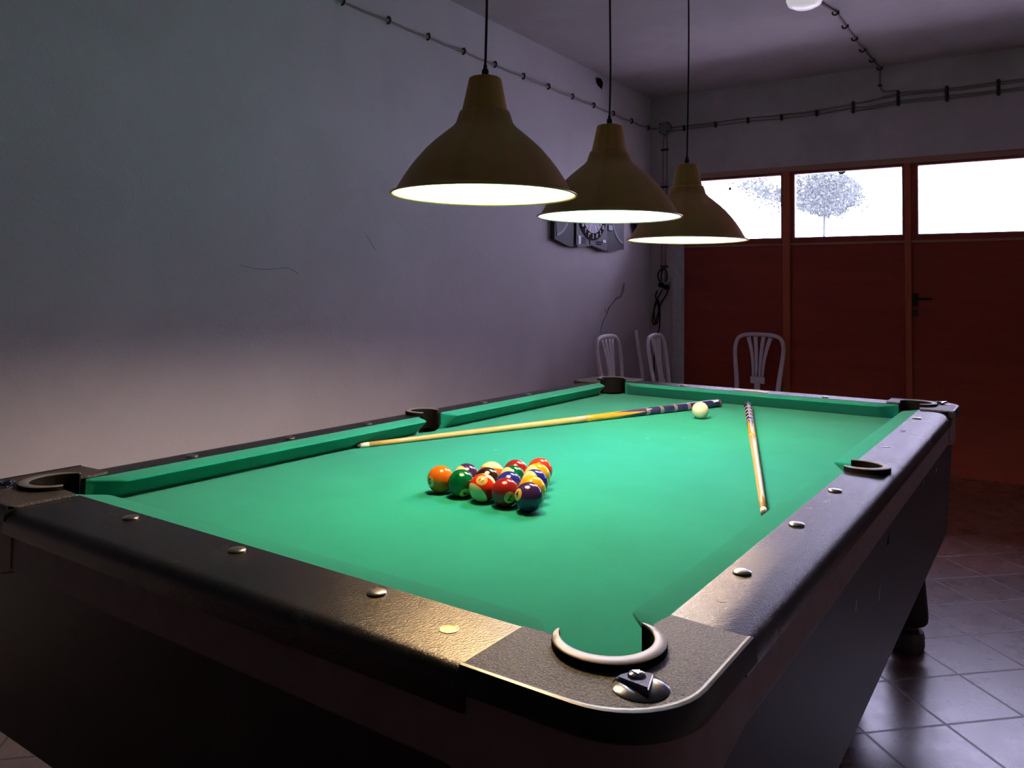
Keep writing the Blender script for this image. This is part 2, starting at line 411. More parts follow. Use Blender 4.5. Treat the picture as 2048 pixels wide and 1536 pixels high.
# outside: yard, tree and shed seen through the panes
M_YARD = mat('pale_concrete', (.75, .74, .72), .8, noise=.1)
bm = bmesh.new(); box(bm, (-14, YB+.3, -.2), (14, 26, -.05)); tag(obj('ground_yard', bm, M_YARD), kind='structure')
M_LEAF = mat('leaf_green', (.030, .050, .030), .6, noise=.4, nscale=3)
M_BARK = mat('bark', (.12, .08, .06), .8)
tr = empty('garden_tree', (-2.0, 12.0, -.05), 'hazy green leafy tree outside, seen through the middle wired pane', 'tree')
bm = bmesh.new(); tube(bm, spline([(-2.0, 12, -.05), (-1.97, 12, 1.2), (-1.95, 12.05, 2.6)], 4), [.03]*5+[.02]*4, 8); obj('trunk', bm, M_LEAF, tr, True)
bm = bmesh.new()
def leaf(p, s):
    a = Vector((random.gauss(0, 1), random.gauss(0, 1), random.gauss(0, 1))).normalized(); b = a.orthogonal().normalized()
    vv = [bm.verts.new(p+a*s), bm.verts.new(p+b*s*.5), bm.verts.new(p-a*s), bm.verts.new(p-b*s*.5)]; bm.faces.new(vv)
for i in range(3200):
    r = random.random()**.5; th = random.random()*2*PI
    leaf(Vector((-1.92+r*.50*math.cos(th), 12+random.gauss(0, .3), 2.78+r*.33*math.sin(th))), .035)
for i in range(700):
    u = random.random(); leaf(Vector((-2.45-u*.75+random.gauss(0, .05), 12+random.gauss(0, .3), 2.72+u*.30+random.gauss(0, .09))), .035)
obj('foliage', bm, M_LEAF, tr)

# ================================================================== POOL TABLE
W2, L, H, ZCL = .557, 2.22, .851, .800
FX, FY0, FY1 = .609, -.048, L+.048        # felt / rail joint lines
RX, RY0, RY1 = .703, -.172, L+.160        # outer rail edges
SY = 1.078                                 # side pocket position along the table
table = empty('pool_table', (0, 1.11, 0), 'black pool table with green cloth and six pockets under three brass lamps', 'pool table')

def arc(cx, cy, r, a0, a1, n=14, ry=None):
    ry = ry or r
    return [(cx+r*math.cos(math.radians(a0+(a1-a0)*i/n)), cy+ry*math.sin(math.radians(a0+(a1-a0)*i/n))) for i in range(n+1)]
# cloth bed, cut out at the pockets
PC = (.584, -.035)                          # corner pocket centre (near right), mirrored for the others
def mir(pts, sx, sy):
    out = [(x*sx, (y if sy > 0 else L-y)) for x, y in pts]
    return out
bedpts = []
ccut = arc(PC[0]+.014, PC[1]-.014, .052, 205, 65, 12)    # goes from lower side to right side around the hole (concave)
q1 = [(x, y) for x, y in ccut]
seg_nr = [(x, y) for x, y in q1]            # near right corner: from near edge to right edge
def clampc(pts): return pts
nr = [(q1[0][0], -.085)] + q1 + [(.65, q1[-1][1])]
sideR = arc(.640, SY, .047, 250, 110, 12)
sideR = [(.65, SY-.05)] + sideR + [(.65, SY+.05)]
fr = mir(nr, 1, -1)[::-1]; fl = mir(nr, -1, -1); sideL = [(-x, y) for x, y in sideR][::-1]; nl = mir(nr, -1, 1)[::-1]
bedpts = nr + sideR + fr + fl + sideL + nl
bm = bmesh.new(); prism(bm, bedpts, ZCL-.022, ZCL); bmesh.ops.triangulate(bm, faces=[f for f in bm.faces if len(f.verts) > 4], ngon_method='EAR_CLIP'); obj('cloth_bed', bm, M_CLOTH, table)

def cushion(p0, p1, inward, e0, e1, name='cushion'):
    """p0,p1: ends on the felt/rail line; inward: unit vector to the playfield; e0,e1: length of the angled mouths"""
    p0, p1, inward = Vector((*p0, 0)), Vector((*p1, 0)), Vector((*inward, 0)); T = (p1-p0); Ln = T.length; T.normalize()
    wd = .052
    def wid(t):
        def f(d, e):
            if d >= e: return wd
            u = max(0, d/e); 
            return wd*min(1, (math.sin(u*PI/2)**.9) if e < .035 else (u*1.10 if u < .86 else .946+.054*math.sin((u-.86)/.14*PI/2)))
        return min(f(t, e0), f(Ln-t, e1))
    ts = sorted(set([0.0, Ln] + [e0*i/10 for i in range(11)] + [Ln-e1*i/10 for i in range(11)] + [Ln*i/10 for i in range(1, 10)]))
    bm = bmesh.new(); rows = []
    for t in ts:
        w_ = max(.0008, wid(t)); b = p0+T*t
        prof = [(0, .8500), (w_*.45, .8490), (w_*.88, .8462), (w_*.97, .8448), (w_, .8428), (w_*.995, .8412), (w_*.96, .8395), (min(w_, wd*.3)*.2, ZCL-.001), (-.004, ZCL-.001), (-.004, .845)]
        rows.append([bm.verts.new((b.x+inward.x*x, b.y+inward.y*x, z)) for x, z in prof])
    n = len(rows[0])
    for a, b in zip(rows, rows[1:]):
        for i in range(n): bm.faces.new((a[i], a[(i+1) % n], b[(i+1) % n], b[i]))
    bm.faces.new(rows[0]); bm.faces.new(rows[-1][::-1])
    return obj(name, bm, M_CLOTH, table, ang=24)
cy0, cy1 = .028, L-.028
cushion((FX, cy0), (FX, SY-.052), (-1, 0), .060, .024)
cushion((FX, SY+.052), (FX, cy1), (-1, 0), .024, .060)
cushion((-FX, cy0), (-FX, SY-.052), (1, 0), .060, .024)
cushion((-FX, SY+.052), (-FX, cy1), (1, 0), .024, .060)
cushion((-.529, FY0), (.529, FY0), (0, 1), .062, .062)
cushion((-.529, FY1), (.529, FY1), (0, -1), .062, .062)

# rails (rounded outer edge)
def rail(pts, outer, r=.022, z0=.812):
    bm = bmesh.new(); lo, hi = prism(bm, pts, z0, H)
    es = [e for e in bm.edges if all(v in hi for v in e.verts) and all(outer(v.co) for v in e.verts)]
    bmesh.ops.bevel(bm, geom=es, offset=r, segments=6, affect='EDGES', profile=.55)
    return obj('rail', bm, M_RAIL, table, ang=35)
def longrail(s):
    xi = FX-.003; st = [(.068, xi), (.5, xi), (SY-.044, xi)] + [(SY+.044*math.sin(math.radians(q)), .632+.058*math.cos(math.radians(q))) for q in range(-90, 91, 10)]
    st += [(SY+.044, xi), (1.6, xi), (L-.068, xi)]
    r = .018; bm = bmesh.new(); rows = []
    for y, x in st:
        sec = [(x, .812), (x, H), (min(x+.0004, .69), H), (RX-.052, H), (RX-.044, H-.0003), (RX-.034, H-.0012), (RX-.025, H-.0026), (RX-.017, H-.005), (RX-.010, H-.009), (RX-.005, H-.0145), (RX-.0015, H-.021), (RX, H-.029), (RX, .812)]
        sec = [(max(a_, x) if z_ > .81 else a_, z_) for a_, z_ in sec]
        rows.append([bm.verts.new((s*a_, y, z_)) for a_, z_ in sec])
    n = len(rows[0])
    for a_, b_ in zip(rows, rows[1:]):
        for i in range(n): bm.faces.new((a_[i], a_[(i+1) % n], b_[(i+1) % n], b_[i]))
    bm.faces.new(rows[0]); bm.faces.new(rows[-1][::-1])
    return obj('rail', bm, M_RAIL, table, ang=35)
R1 = longrail(1); R2 = longrail(-1)
R3 = rail([(-.490, FY0+.003), (-.496, RY0), (.496, RY0), (.490, FY0+.003)], lambda c: abs(c.y-RY0) < 1e-4)
R4 = rail([(-.490, FY1-.003), (-.496, RY1), (.496, RY1), (.490, FY1-.003)], lambda c: abs(c.y-RY1) < 1e-4)
# aprons under the rails
def apron(a, b, nm='apron'):
    bm = bmesh.new(); box(bm, a, b, .003); return obj(nm, bm, M_APRON, table)
apron((RX-.028, .05, .752), (RX-.006, L-.05, .812)); apron((-RX+.006, .05, .752), (-RX+.028, L-.05, .812))
apron((-.50, RY0+.006, .752), (.50, RY0+.028, .812)); apron((-.50, RY1-.028, .752), (.50, RY1-.006, .812))

# corner castings
def corner(sx, sy, idx):
    def mp(pts): return mir(pts, sx, sy)
    CX, CY, R = .714, -.172, .094         # outer corner
    def outline(off):
        cx, cy = CX+off, CY-off
        return [(.488, cy)] + arc(cx-R, cy+R, R, -90, 0, 10) + [(cx, .068)]
    ringin = arc(PC[0], PC[1], .062, 205, 58+0, 2)   # placeholder
    inner = arc(PC[0], PC[1], .060, 62, -150, 18)       # concave pocket edge, from right side to near side
    top = outline(-.006) + [(.612, .074), (.606, .040)] + inner + [(.530, -.052), (.488, -.054)]
    bm = bmesh.new(); lo, hi = prism(bm, mp(top), .8515, .8565); 
    cap = obj('corner_cap', bm, M_CAP, table); 
    # moulded skirt following the outer edge
    bm = bmesh.new()
    o_top, o_mid, o_bot = outline(-.006), outline(0), outline(.001)
    lv = [(o_top, .8578), (outline(-.003), .8572), (o_mid, .850), (o_bot, .833), (outline(-.004), .828), (outline(-.02), .828), (outline(-.02), .8578-.006), (outline(-.008), .8578)]
    rings = [[bm.verts.new((x, y, z)) for x, y in mp(p)] for p, z in lv]
    for i in range(len(rings)):
        a, b = rings[i], rings[(i+1) % len(rings)]
        for j in range(len(a)-1): bm.faces.new((a[j], a[j+1], b[j+1], b[j]))
    bm.faces.new([r[0] for r in rings]); bm.faces.new([r[-1] for r in rings][::-1])
    obj('skirt', bm, M_CAPSIDE, cap, ang=35)
    # apron corner below
    bm = bmesh.new()
    def out2(off, z, drop=0):
        cx, cy = .699-off, RY0+.004+off; r = .085
        P = [(.47, cy), (.52, cy)] + arc(cx-r, cy+r, r, -90, 0, 12) + [(cx, .01), (cx, .09)]
        n = len(P)-1
        return [(x, y, z-drop*math.sin(PI*i/n)**.6) for i, (x, y) in enumerate(mp(P))]
    rings = [[bm.verts.new(v) for v in out2(o, z, d)] for o, z, d in ((.0, .830, 0), (.0, .760, .028), (.003, .752, .034), (.012, .748, .036), (.05, .748, .036), (.05, .830, 0))]
    for i in range(len(rings)):
        a, b = rings[i], rings[(i+1) % len(rings)]
        for j in range(len(a)-1): bm.faces.new((a[j], a[j+1], b[j+1], b[j]))
    bm.faces.new([r[0] for r in rings]); bm.faces.new([r[-1] for r in rings][::-1])
    obj('corner_apron', bm, M_APRON, table, ang=35)
    # seam screws
    # crescent ring
    crescent(mp, PC[0], PC[1], .051, .051, 200, 428, .014, sx*sy)
    # badge
    bx, by = .657, -.105
    bm = bmesh.new(); g = mp([(bx, by)])[0]
    lathe(bm, [(.0, .0036), (.016, .0032), (.024, .0022), (.0275, .0008), (.028, -.001), (0, -.001)], 32, (g[0], g[1], .8565))
    bd = obj('badge', bm, M_GUNMETAL, cap, ang=40)
    bm = bmesh.new()
    tri = [(-.0195, .0155), (.0, -.0215), (.0195, .0155)] + [(.014, .0205), (.005, .0238), (-.005, .0238), (-.014, .0205)]
    d = Vector((.707, -.707)); rr = Vector((.707, .707))      # badge points to the outer corner
    pts = mp([(bx + rr.x*u - d.x*v, by + rr.y*u - d.y*v) for u, v in tri])
    lo, hi = prism(bm, pts, .858, .8615)
    for q, (u, v) in zip(hi, tri): q.co.z += .0022 - v*.13*1.0 if v < .018 else .0022-.018*.13
    bmesh.ops.bevel(bm, geom=[e for e in bm.edges if all(v in hi for v in e.verts)], offset=.0014, segments=2, affect='EDGES')
    obj('badge_triangle', bm, M_CHROME, cap, ang=30)
    bm = bmesh.new(); c2 = mp([(bx - d.x*.011, by - d.y*.011)])[0]
    lathe(bm, [(.0, .0032), (.005, .0030), (.0078, .0022), (.0092, 0), (.0092, -.002), (0, -.002)], 24, (c2[0], c2[1], .8632))
    pv = mp([(bx - d.x*.011 + rr.x*u - d.x*v, by - d.y*.011 + rr.y*u - d.y*v) for u, v in ((-.0042, .0035), (0, -.005), (.0042, .0035))])
    prism(bm, pv, .8662, .8670)
    obj('badge_button', bm, M_CHROME, cap, ang=30)
def crescent(mp, cx, cy, rx, ry, a0, a1, th, flip, squash=None, zt=.8655):
    """pocket rim: a crescent of grey plastic on a black rubber liner, open towards the table"""
    n = 30; P = []
    for i in range(n+1):
        u = i/n; a = math.radians(a0+(a1-a0)*u); t = .0035 + th*math.sin(PI*u)**.75
        ca, sa = math.cos(a), math.sin(a)
        P.append(((cx+rx*ca, cy+ry*sa), (cx+(rx+t)*ca, cy+(ry+t)*sa)))
    inn = mp([p[0] for p in P]); out = mp([p[1] for p in P])
    def strip(levels, nm, m, parent):
        bm = bmesh.new()
        rings = [[bm.verts.new((x, y, z)) for (x, y) in pts] for pts, z in levels]
        for i in range(len(rings)):
            a, b = rings[i], rings[(i+1) % len(rings)]
            for j in range(n): bm.faces.new((a[j], a[j+1], b[j+1], b[j]))
        bm.faces.new([r[0] for r in rings]); bm.faces.new([r[-1] for r in rings][::-1])
        return obj(nm, bm, m, parent, ang=40)
    def lerp(k): return [(a[0]+(b[0]-a[0])*k, a[1]+(b[1]-a[1])*k) for a, b in zip(inn, out)]
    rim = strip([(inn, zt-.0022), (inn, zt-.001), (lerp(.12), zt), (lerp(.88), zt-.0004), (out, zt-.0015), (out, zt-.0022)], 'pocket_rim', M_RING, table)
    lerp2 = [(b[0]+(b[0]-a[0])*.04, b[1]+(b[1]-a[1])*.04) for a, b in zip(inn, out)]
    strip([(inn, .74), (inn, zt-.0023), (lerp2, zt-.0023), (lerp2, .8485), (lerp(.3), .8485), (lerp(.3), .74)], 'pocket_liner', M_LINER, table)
i = 0
for sx in (1, -1):
    for sy in (1, -1): corner(sx, sy, i); i += 1
for sx in (1, -1):
    crescent(lambda pts: [(x*sx, y) for x, y in pts], .628, SY, .046, .040, -122, 122, .012, sx, zt=.8615)
# pocket cups
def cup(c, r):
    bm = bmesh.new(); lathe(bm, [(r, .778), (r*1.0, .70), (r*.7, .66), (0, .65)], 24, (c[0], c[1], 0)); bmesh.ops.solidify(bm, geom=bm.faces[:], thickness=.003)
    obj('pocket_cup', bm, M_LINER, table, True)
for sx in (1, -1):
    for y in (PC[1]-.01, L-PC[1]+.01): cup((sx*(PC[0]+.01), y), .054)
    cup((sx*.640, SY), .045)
# sights
def sight(x, y, gone=False, slot=False):
    bm = bmesh.new()
    if not gone:
        lathe(bm, [(0, .0042), (.007, .0040), (.0118, .0030), (.0128, .0018), (.0125, .0006), (.0125, -.001), (0, -.001)], 24, (x, y, H))
        obj('sight', bm, M_SIGHT, table, ang=40)
    else:
        lathe(bm, [(0, .0004), (.009, .0004), (.010, .0009), (.0118, .0007), (.0118, -.002), (0, -.002)], 20, (x, y, H)); obj('sight_socket', bm, M_GUNMETAL if not slot else M_GLUE, table)
SO = .072
for kk in (1, 2, 3, 5, 6, 7):
    y = L*kk/8
    sight(-W2-SO, y, kk == 7); sight(W2+SO, y, kk in (5, 6))
for kk in (-1, 0, 1):
    sight(W2/2*kk, -.070)
    if kk: sight(W2/2*kk, L+.071)
sight(.418, -.0985, True, True)
bm = bmesh.new(); lathe(bm, [(0, .0002), (.006, .0003), (.007, -.001), (0, -.001)], 14, (.640, .165, H)); obj('screw_plug', bm, M_RAIL, table)
bm = bmesh.new(); box(bm, (-.067, L+.062, H-.001), (.067, L+.088, H+.003), .001); pl = obj('number_plate', bm, M_SIGHT, table)
bm = bmesh.new(); box(bm, (-.02, L+.064, H+.0032), (.03, L+.086, H+.0038)); obj('plate_badge', bm, M_WHITEPAINT, pl)
# cabinet body (tapering down), ends
def frustum(bm, lo, hi, z0, z1):
    a = [bm.verts.new((x, y, z0)) for x, y in lo]; b = [bm.verts.new((x, y, z1)) for x, y in hi]
    bm.faces.new(a[::-1]); bm.faces.new(b)
    for i in range(4): bm.faces.new((a[i], a[(i+1) % 4], b[(i+1) % 4], b[i]))
def rect(x0, y0, x1, y1): return [(x0, y0), (x1, y0), (x1, y1), (x0, y1)]
bm = bmesh.new(); frustum(bm, rect(-.655, -.100, .664, L+.150), rect(-.680, -.135, .688, L+.150), .400, .772)
bmesh.ops.bevel(bm, geom=bm.edges[:], offset=.006, segments=2, affect='EDGES')
obj('cabinet', bm, M_BODY, table, ang=30)
# legs and their feet under the cabinet
for sx in (1, -1):
    for y in (.14, 2.10):
        leg = bmesh.new(); cx = sx*.540; yy = y+(.22 if y > 1 else -.08)
        lathe(leg, [(.050, .41), (.052, .36), (.071, .12), (.070, .098), (.064, .090), (0, .090)], 28, (cx, yy, 0))
        lg = obj('leg', leg, M_LEG, table, ang=40)
        bm = bmesh.new(); lathe(bm, [(0, .090), (.030, .090), (.034, .070), (.054, .062), (.059, .045), (.059, .012), (.055, .0), (0, 0)], 28, (cx, yy, 0)); obj('leg_foot', bm, M_FOOT, lg, ang=40)
bm = bmesh.new(); box(bm, (-.46, .20, .13), (.46, 2.0, .401), .01); obj('ball_return_box', bm, M_LEG, table)  # unseen box added to block window reflections in the floor under the table
# small scratches on the right side panel
for (y, z, dy, dz) in ((1.0, .60, .004, .03), (1.9, .70, .02, .01), (.75, .66, .003, .02), (1.62, .72, .01, .01)):
    bm = bmesh.new(); x = .664+(z-.4)/.372*.024+.0006
    tube(bm, [(x, y, z), (x+dz*.06, y+dy, z+dz)], .0007, 4)
    obj('scratch', bm, M_SIGHT, table)

# ================================================================== BALLS
BR = .0286
def ball_mat(name, col, stripe):
    m = mat(name, col, .09); k = NB(m); s = k.sep(k.coord())
    yy = k.math('POWER', s[1], 2.0); zz = k.math('POWER', s[2], 2.0)
    d = k.math('SQRT', k.math('ADD', yy, zz))
    disc = k.math('LESS_THAN', d, .0118)
    base = (*col, 1); cream = (.80, .52, .13)
    c = base
    if stripe:
        st = k.math('LESS_THAN', k.math('ABSOLUTE', s[2]), BR*.50)
        c = k.mix(st, (.80, .72, .36), col)
    c = k.mix(disc, c if stripe else col, cream)
    k.l.new(c, k.b.inputs['Base Color']); return m
BC = {1: (.80, .42, .005), 2: (.012, .016, .20), 3: (.62, .05, .012), 4: (.035, .012, .07), 5: (.82, .17, .008), 6: (.0, .085, .022), 7: (.25, .012, .012), 8: (.02, .008, .006)}
for q in range(9, 16): BC[q] = BC[q-8]
BC[11] = (.70, .03, .01)
def uv_ball():
    me = bpy.data.meshes.new('ball'); b = bmesh.new(); bmesh.ops.create_uvsphere(b, u_segments=48, v_segments=28, radius=BR); b.to_mesh(me); b.free()
    for p in me.polygons: p.use_smooth = True
    return me
def number_mesh(s, side):
    t = text_mesh(s, .0160); b = bmesh.new(); b.from_mesh(t); bpy.data.meshes.remove(t)
    bmesh.ops.triangulate(b, faces=b.faces[:])
    for _ in range(5):
        es = [e for e in b.edges if e.calc_length() > .0016]
        if not es: break
        bmesh.ops.subdivide_edges(b, edges=es, cuts=1); bmesh.ops.triangulate(b, faces=b.faces[:])
    if len(s) == 2: 
        for v in b.verts: v.co.x *= .85
    for v in b.verts:
        x, y = v.co.x, v.co.y; sg = side
        d = Vector((math.sqrt(BR*BR-x*x-y*y)*sg, x*sg, y)).normalized(); v.co = d*(BR+.00012)
    me = bpy.data.meshes.new('number'); b.to_mesh(me); b.free(); me.materials.append(M_INK); return me
NAMES = {1: 'solid yellow', 2: 'solid dark blue', 3: 'solid red', 4: 'solid dark purple', 5: 'solid orange', 6: 'solid green', 7: 'solid maroon', 8: 'black',
         9: 'yellow striped', 10: 'blue striped', 11: 'red striped', 12: 'purple striped', 13: 'orange striped', 14: 'green striped', 15: 'maroon striped'}
WHERE = {5: 'at the left end of the front row', 6: 'second from the left in the front row', 11: 'in the middle of the front row', 7: 'just left of the purple front corner ball',
         4: 'at the right end of the front row', 12: 'behind the orange and green front balls', 8: 'behind the green and red striped front balls', 2: 'behind the red striped and maroon front balls',
         1: 'directly behind the dark purple corner ball', 13: 'at the back left of the rack', 14: 'in the middle of the rack', 10: 'on the right edge between two yellow balls',
         15: 'behind the green striped ball near the back', 9: 'just before the red ball at the back tip', 3: 'at the far back tip of the rack'}
ORI = {5: ((-.80, -.18), (0, 1, .1)), 6: ((.30, -.72), (-.5, .6, .3)), 11: ((-.07, .56), (.45, .82, .2)), 7: ((.34, -.36), (-.1, -1, 0)), 4: ((-.80, .18), (.1, 1, 0)),
       12: ((.35, -.88), (-.85, .25, .45)), 8: ((0, .30), (0, 1, 0)), 2: ((-.2, -.9), (0, .4, 1)), 1: ((.1, -.95), (0, .2, 1)), 13: ((.9, -.1), (.05, 1, -.05)),
       14: ((.35, -.88), (-.8, .3, .5)), 10: ((.35, -.88), (-.75, .3, .55)), 15: ((.9, -.1), (0, -.6, .8)), 9: ((.35, -.88), (-.8, .2, .55)), 3: ((.1, -.95), (0, .2, 1))}
ORI[8] = ((0, -.9), (0, .3, 1))
rack = [[5, 6, 11, 7, 4], [12, 8, 2, 1], [13, 14, 10], [15, 9], [3]]
sd = .0585; ang0 = math.radians(-3.0)
for r, row in enumerate(rack):
    for i, num in enumerate(row):
        lx = (i-(4-r)/2)*sd; ly = r*sd*.866
        P = Vector((.012+lx*math.cos(ang0)-ly*math.sin(ang0)*1, .5155+lx*math.sin(ang0)+ly*math.cos(ang0), ZCL+BR))
        v = (CAM-P).normalized(); rt = Vector((0, 0, 1)).cross(v).normalized(); up = v.cross(rt)
        (a, b), (ux, uy, uv) = ORI[num]
        n = math.sqrt(max(0.02, 1-a*a-b*b)); Lx = (rt*a+up*b+v*n).normalized()
        A = (rt*ux+up*uy+v*uv); A = (A-Lx*A.dot(Lx)).normalized()
        Ymat = A.cross(Lx)
        o = bpy.data.objects.new('pool_ball', uv_ball()); COL.objects.link(o)
        R = Matrix((Lx, Ymat, A)).transposed().to_4x4(); R.translation = P; o.matrix_world = R
        o.data.materials.append(ball_mat('ball_%s' % NAMES[num].replace(' ', '_'), BC[num], num > 8))
        tag(o, '%s pool ball numbered %d %s' % (NAMES[num], num, WHERE[num]), 'pool ball', 'racked pool balls on the cloth')
        for side in (1, -1): nm = bpy.data.objects.new('number', number_mesh(str(num), side)); COL.objects.link(nm); nm.parent = o
me = uv_ball(); o = bpy.data.objects.new('cue_ball', me); COL.objects.link(o); o.location = (-.0285, 1.832, ZCL+BR); me.materials.append(M_CREAM)
tag(o, 'cream white cue ball resting against the navy butt of the long cue', 'cue ball')

# ================================================================== CUES
M_MAPLE = wood_mat('maple_shaft', (.62, .33, .10), (.80, .50, .19), .28, ax=2, sc=9, bump=.05)
M_HONEY = wood_mat('honey_wood', (.62, .27, .02), (.80, .42, .04), .25, ax=2, sc=9, bump=.05)
M_NAVY = mat('navy_lacquer', (.022, .016, .075), .22, coat=.3, noise=.2, nscale=40)
M_DPURP = mat('purple_lacquer', (.06, .03, .12), .22, coat=.3)
M_FERR = mat('white_ferrule', (.80, .74, .62), .4)
M_TIP = mat('leather_tip', (.06, .035, .03), .8)
M_GOLD = mat('gold_band', (.65, .45, .30), .4)
M_RUB = mat('rubber_bumper', (.10, .05, .05), .7)
def make_cue(tip, butt, label, turn=0.0):
    tip, butt = Vector(tip), Vector(butt); D = butt-tip; Ln = D.length
    rt, rb = .0066, .0148
    def rad(z): return rt+(rb-rt)*max(0, (z/Ln))**1.15
    root = empty('pool_cue', (tip.x, tip.y, ZCL), label, 'pool cue', 'pool cues lying on the table')
    Zax = D.normalized(); X = Zax.cross(Vector((0, 0, 1))).normalized(); Y = Zax.cross(X)
    R = Matrix((X, Y, Zax)).transposed().to_4x4(); R.translation = tip
    Wd = Matrix.Translation(Vector((tip.x, tip.y, ZCL))).inverted() @ R @ Matrix.Rotation(turn, 4, 'Z')
    def part(nm, bm_, m, ang=40):
        bmesh.ops.recalc_face_normals(bm_, faces=bm_.faces[:]); me_ = bpy.data.meshes.new(nm); bm_.to_mesh(me_); bm_.free()
        for p in me_.polygons: p.use_smooth = True
        ob = bpy.data.objects.new(nm, me_); COL.objects.link(ob); ob.parent = root; ob.matrix_local = Wd; me_.materials.append(m); return ob
    def lat(z0, z1, n=8, extra=0):
        b = bmesh.new(); pr = [(0, z0)] + [(rad(z0+(z1-z0)*i/n)+extra, z0+(z1-z0)*i/n) for i in range(n+1)] + [(0, z1)]
        lathe(b, pr, 28); return b
    b = bmesh.new(); lathe(b, [(0, 0), (.004, .0005), (.0062, .003), (.0066, .006), (.0066, .010), (0, .010)], 24); part('tip', b, M_TIP)
    part('ferrule', lat(.010, .036, 2), M_FERR)
    zs = Ln*.55; zb = Ln*.735
    part('shaft', lat(.036, zs), M_MAPLE); part('forearm', lat(zs, zb), M_HONEY)
    grip = part('butt_sleeve', lat(zb, Ln-.012), M_NAVY)
    # four points running up the forearm
    for kq in range(4):
        b = bmesh.new(); a0 = kq*PI/2; half = PI/4; lenp = .155; rows = []; n = 12
        for i in range(n+1):
            u = i/n; z = zb - lenp*(1-u) ; h = half*u*1.0
            rows.append([b.verts.new((math.cos(a0+h*s)*(rad(z)+.00025), math.sin(a0+h*s)*(rad(z)+.00025), z)) for s in (-1, -.66, -.33, 0, .33, .66, 1)])
        for p, q in zip(rows, rows[1:]):
            for j in range(6):
                try: b.faces.new((p[j], p[j+1], q[j+1], q[j]))
                except Exception: pass
        part('point', b, M_NAVY if kq % 2 == 0 else M_DPURP)
    for z in (zb+.006, zb+.075, zb+.145, zb+.215, zb+.285):
        b = bmesh.new()
        for dz in (-.006, 0, .006):
            lathe(b, [(rad(z+dz)-.0005, dz-.0008+z), (rad(z+dz)+.0003, dz-.0008+z), (rad(z+dz)+.0003, dz+.0008+z), (rad(z+dz)-.0005, dz+.0008+z)], 28, closed=True)
        part('ring', b, M_GOLD)
    b = bmesh.new(); lathe(b, [(0, Ln-.012), (rad(Ln)+.0002, Ln-.012), (rad(Ln)+.0002, Ln-.004), (rad(Ln)-.003, Ln), (0, Ln)], 28); part('bumper', b, M_RUB)
    return root
make_cue((-.5885, .750, ZCL+.0070), (-.075, 2.152, ZCL+.0150), 'long pool cue lying diagonally left of the balls with its butt behind the cue ball', .5)
make_cue((.519, .743, ZCL+.0070), (.036, 2.146, ZCL+.0150), 'pool cue with its white tip against the right cushion and butt near the far rail', .1)

# ================================================================== PENDANT LAMPS
def make_lamp(loc, col, strength, label):
    x, y, z = loc
    root = empty('pendant_lamp', loc, label, 'pendant lamp', 'brass pendant lamps over the pool table')
    outer = [(.0475, .1765), (.0525, .1755), (.0560, .166), (.0605, .151), (.068, .142), (.084, .129), (.103, .113), (.122, .095), (.140, .074), (.156, .053), (.169, .033), (.179, .015), (.184, .006), (.188, .002), (.193, .0005)]
    bm = bmesh.new(); lathe(bm, outer, 72, loc); obj('shade', bm, M_BRASS, root, True).data
    bm = bmesh.new(); lathe(bm, [(r-.0012, zz-.0008) for r, zz in outer[:-1]] + [(.1925, -.0006)], 72, loc)
    lathe(bm, [(.0, .176), (.046, .176)], 72, loc); obj('shade_lining', bm, M_SHADEIN, root, True)
    bm = bmesh.new(); tube_r = .0024
    prof = [(.1935+tube_r*math.cos(2*PI*i/10), tube_r*math.sin(2*PI*i/10)) for i in range(10)]
    lathe(bm, prof, 72, loc, closed=True); obj('rim', bm, M_GOLDRIM, root, True)
    bm = bmesh.new(); lathe(bm, [(.048, .176), (.0485, .179), (.0475, .181), (.0355, .240), (.034, .246), (.030, .2485), (.010, .250), (0, .250)], 48, loc); obj('neck', bm, M_BRASSN, root, ang=40)
    bm = bmesh.new(); lathe(bm, [(0, .249), (.0075, .249), (.0075, .263), (.0065, .266), (.0045, .268), (.004, .276), (0, .276)], 20, loc); obj('cord_grip', bm, M_CORD, root, ang=40)
    bm = bmesh.new(); top = ZC-z
    a = (random.random()-.5)*.012
    tube(bm, spline([(x, y, z+.274), (x+.002, y, z+.40), (x+a, y, z+.65), (x+a*.5, y, z+.95), (x, y, z+top-.03)], 6), .0028, 8); obj('cord', bm, M_CORD, root, True)
    bm = bmesh.new(); lathe(bm, [(0, top-.045), (.012, top-.045), (.045, top-.008), (.046, top), (0, top)], 28, loc); obj('ceiling_cup', bm, M_BRASSN, root, ang=40)
    bm = bmesh.new(); lathe(bm, [(0, .176), (.020, .176), (.020, .118), (.016, .114), (0, .114)], 20, loc); obj('socket', bm, M_WHITEPAINT, root, ang=40)
    mb = mat('bulb_glow', (1, 1, 1), .3, emis=col, es=strength)
    bm = bmesh.new(); lathe(bm, [(.014, .116), (.018, .106), (.029, .085), (.032, .068), (.030, .054), (.022, .044), (.010, .039), (0, .038)], 20, loc); obj('bulb', bm, mb, root, True)
    return root
make_lamp((.0, .523, 1.433), WARM, LAMP_E[0], 'nearest and largest of the three brass lamps, its light warm yellow')
make_lamp((-.006, 1.101, 1.436), COOL, LAMP_E[1], 'middle brass lamp of the row, the one with cool white light')
make_lamp((-.004, 1.647, 1.405), WARM, LAMP_E[2], 'farthest brass lamp, hanging lowest in the photo before the windows')

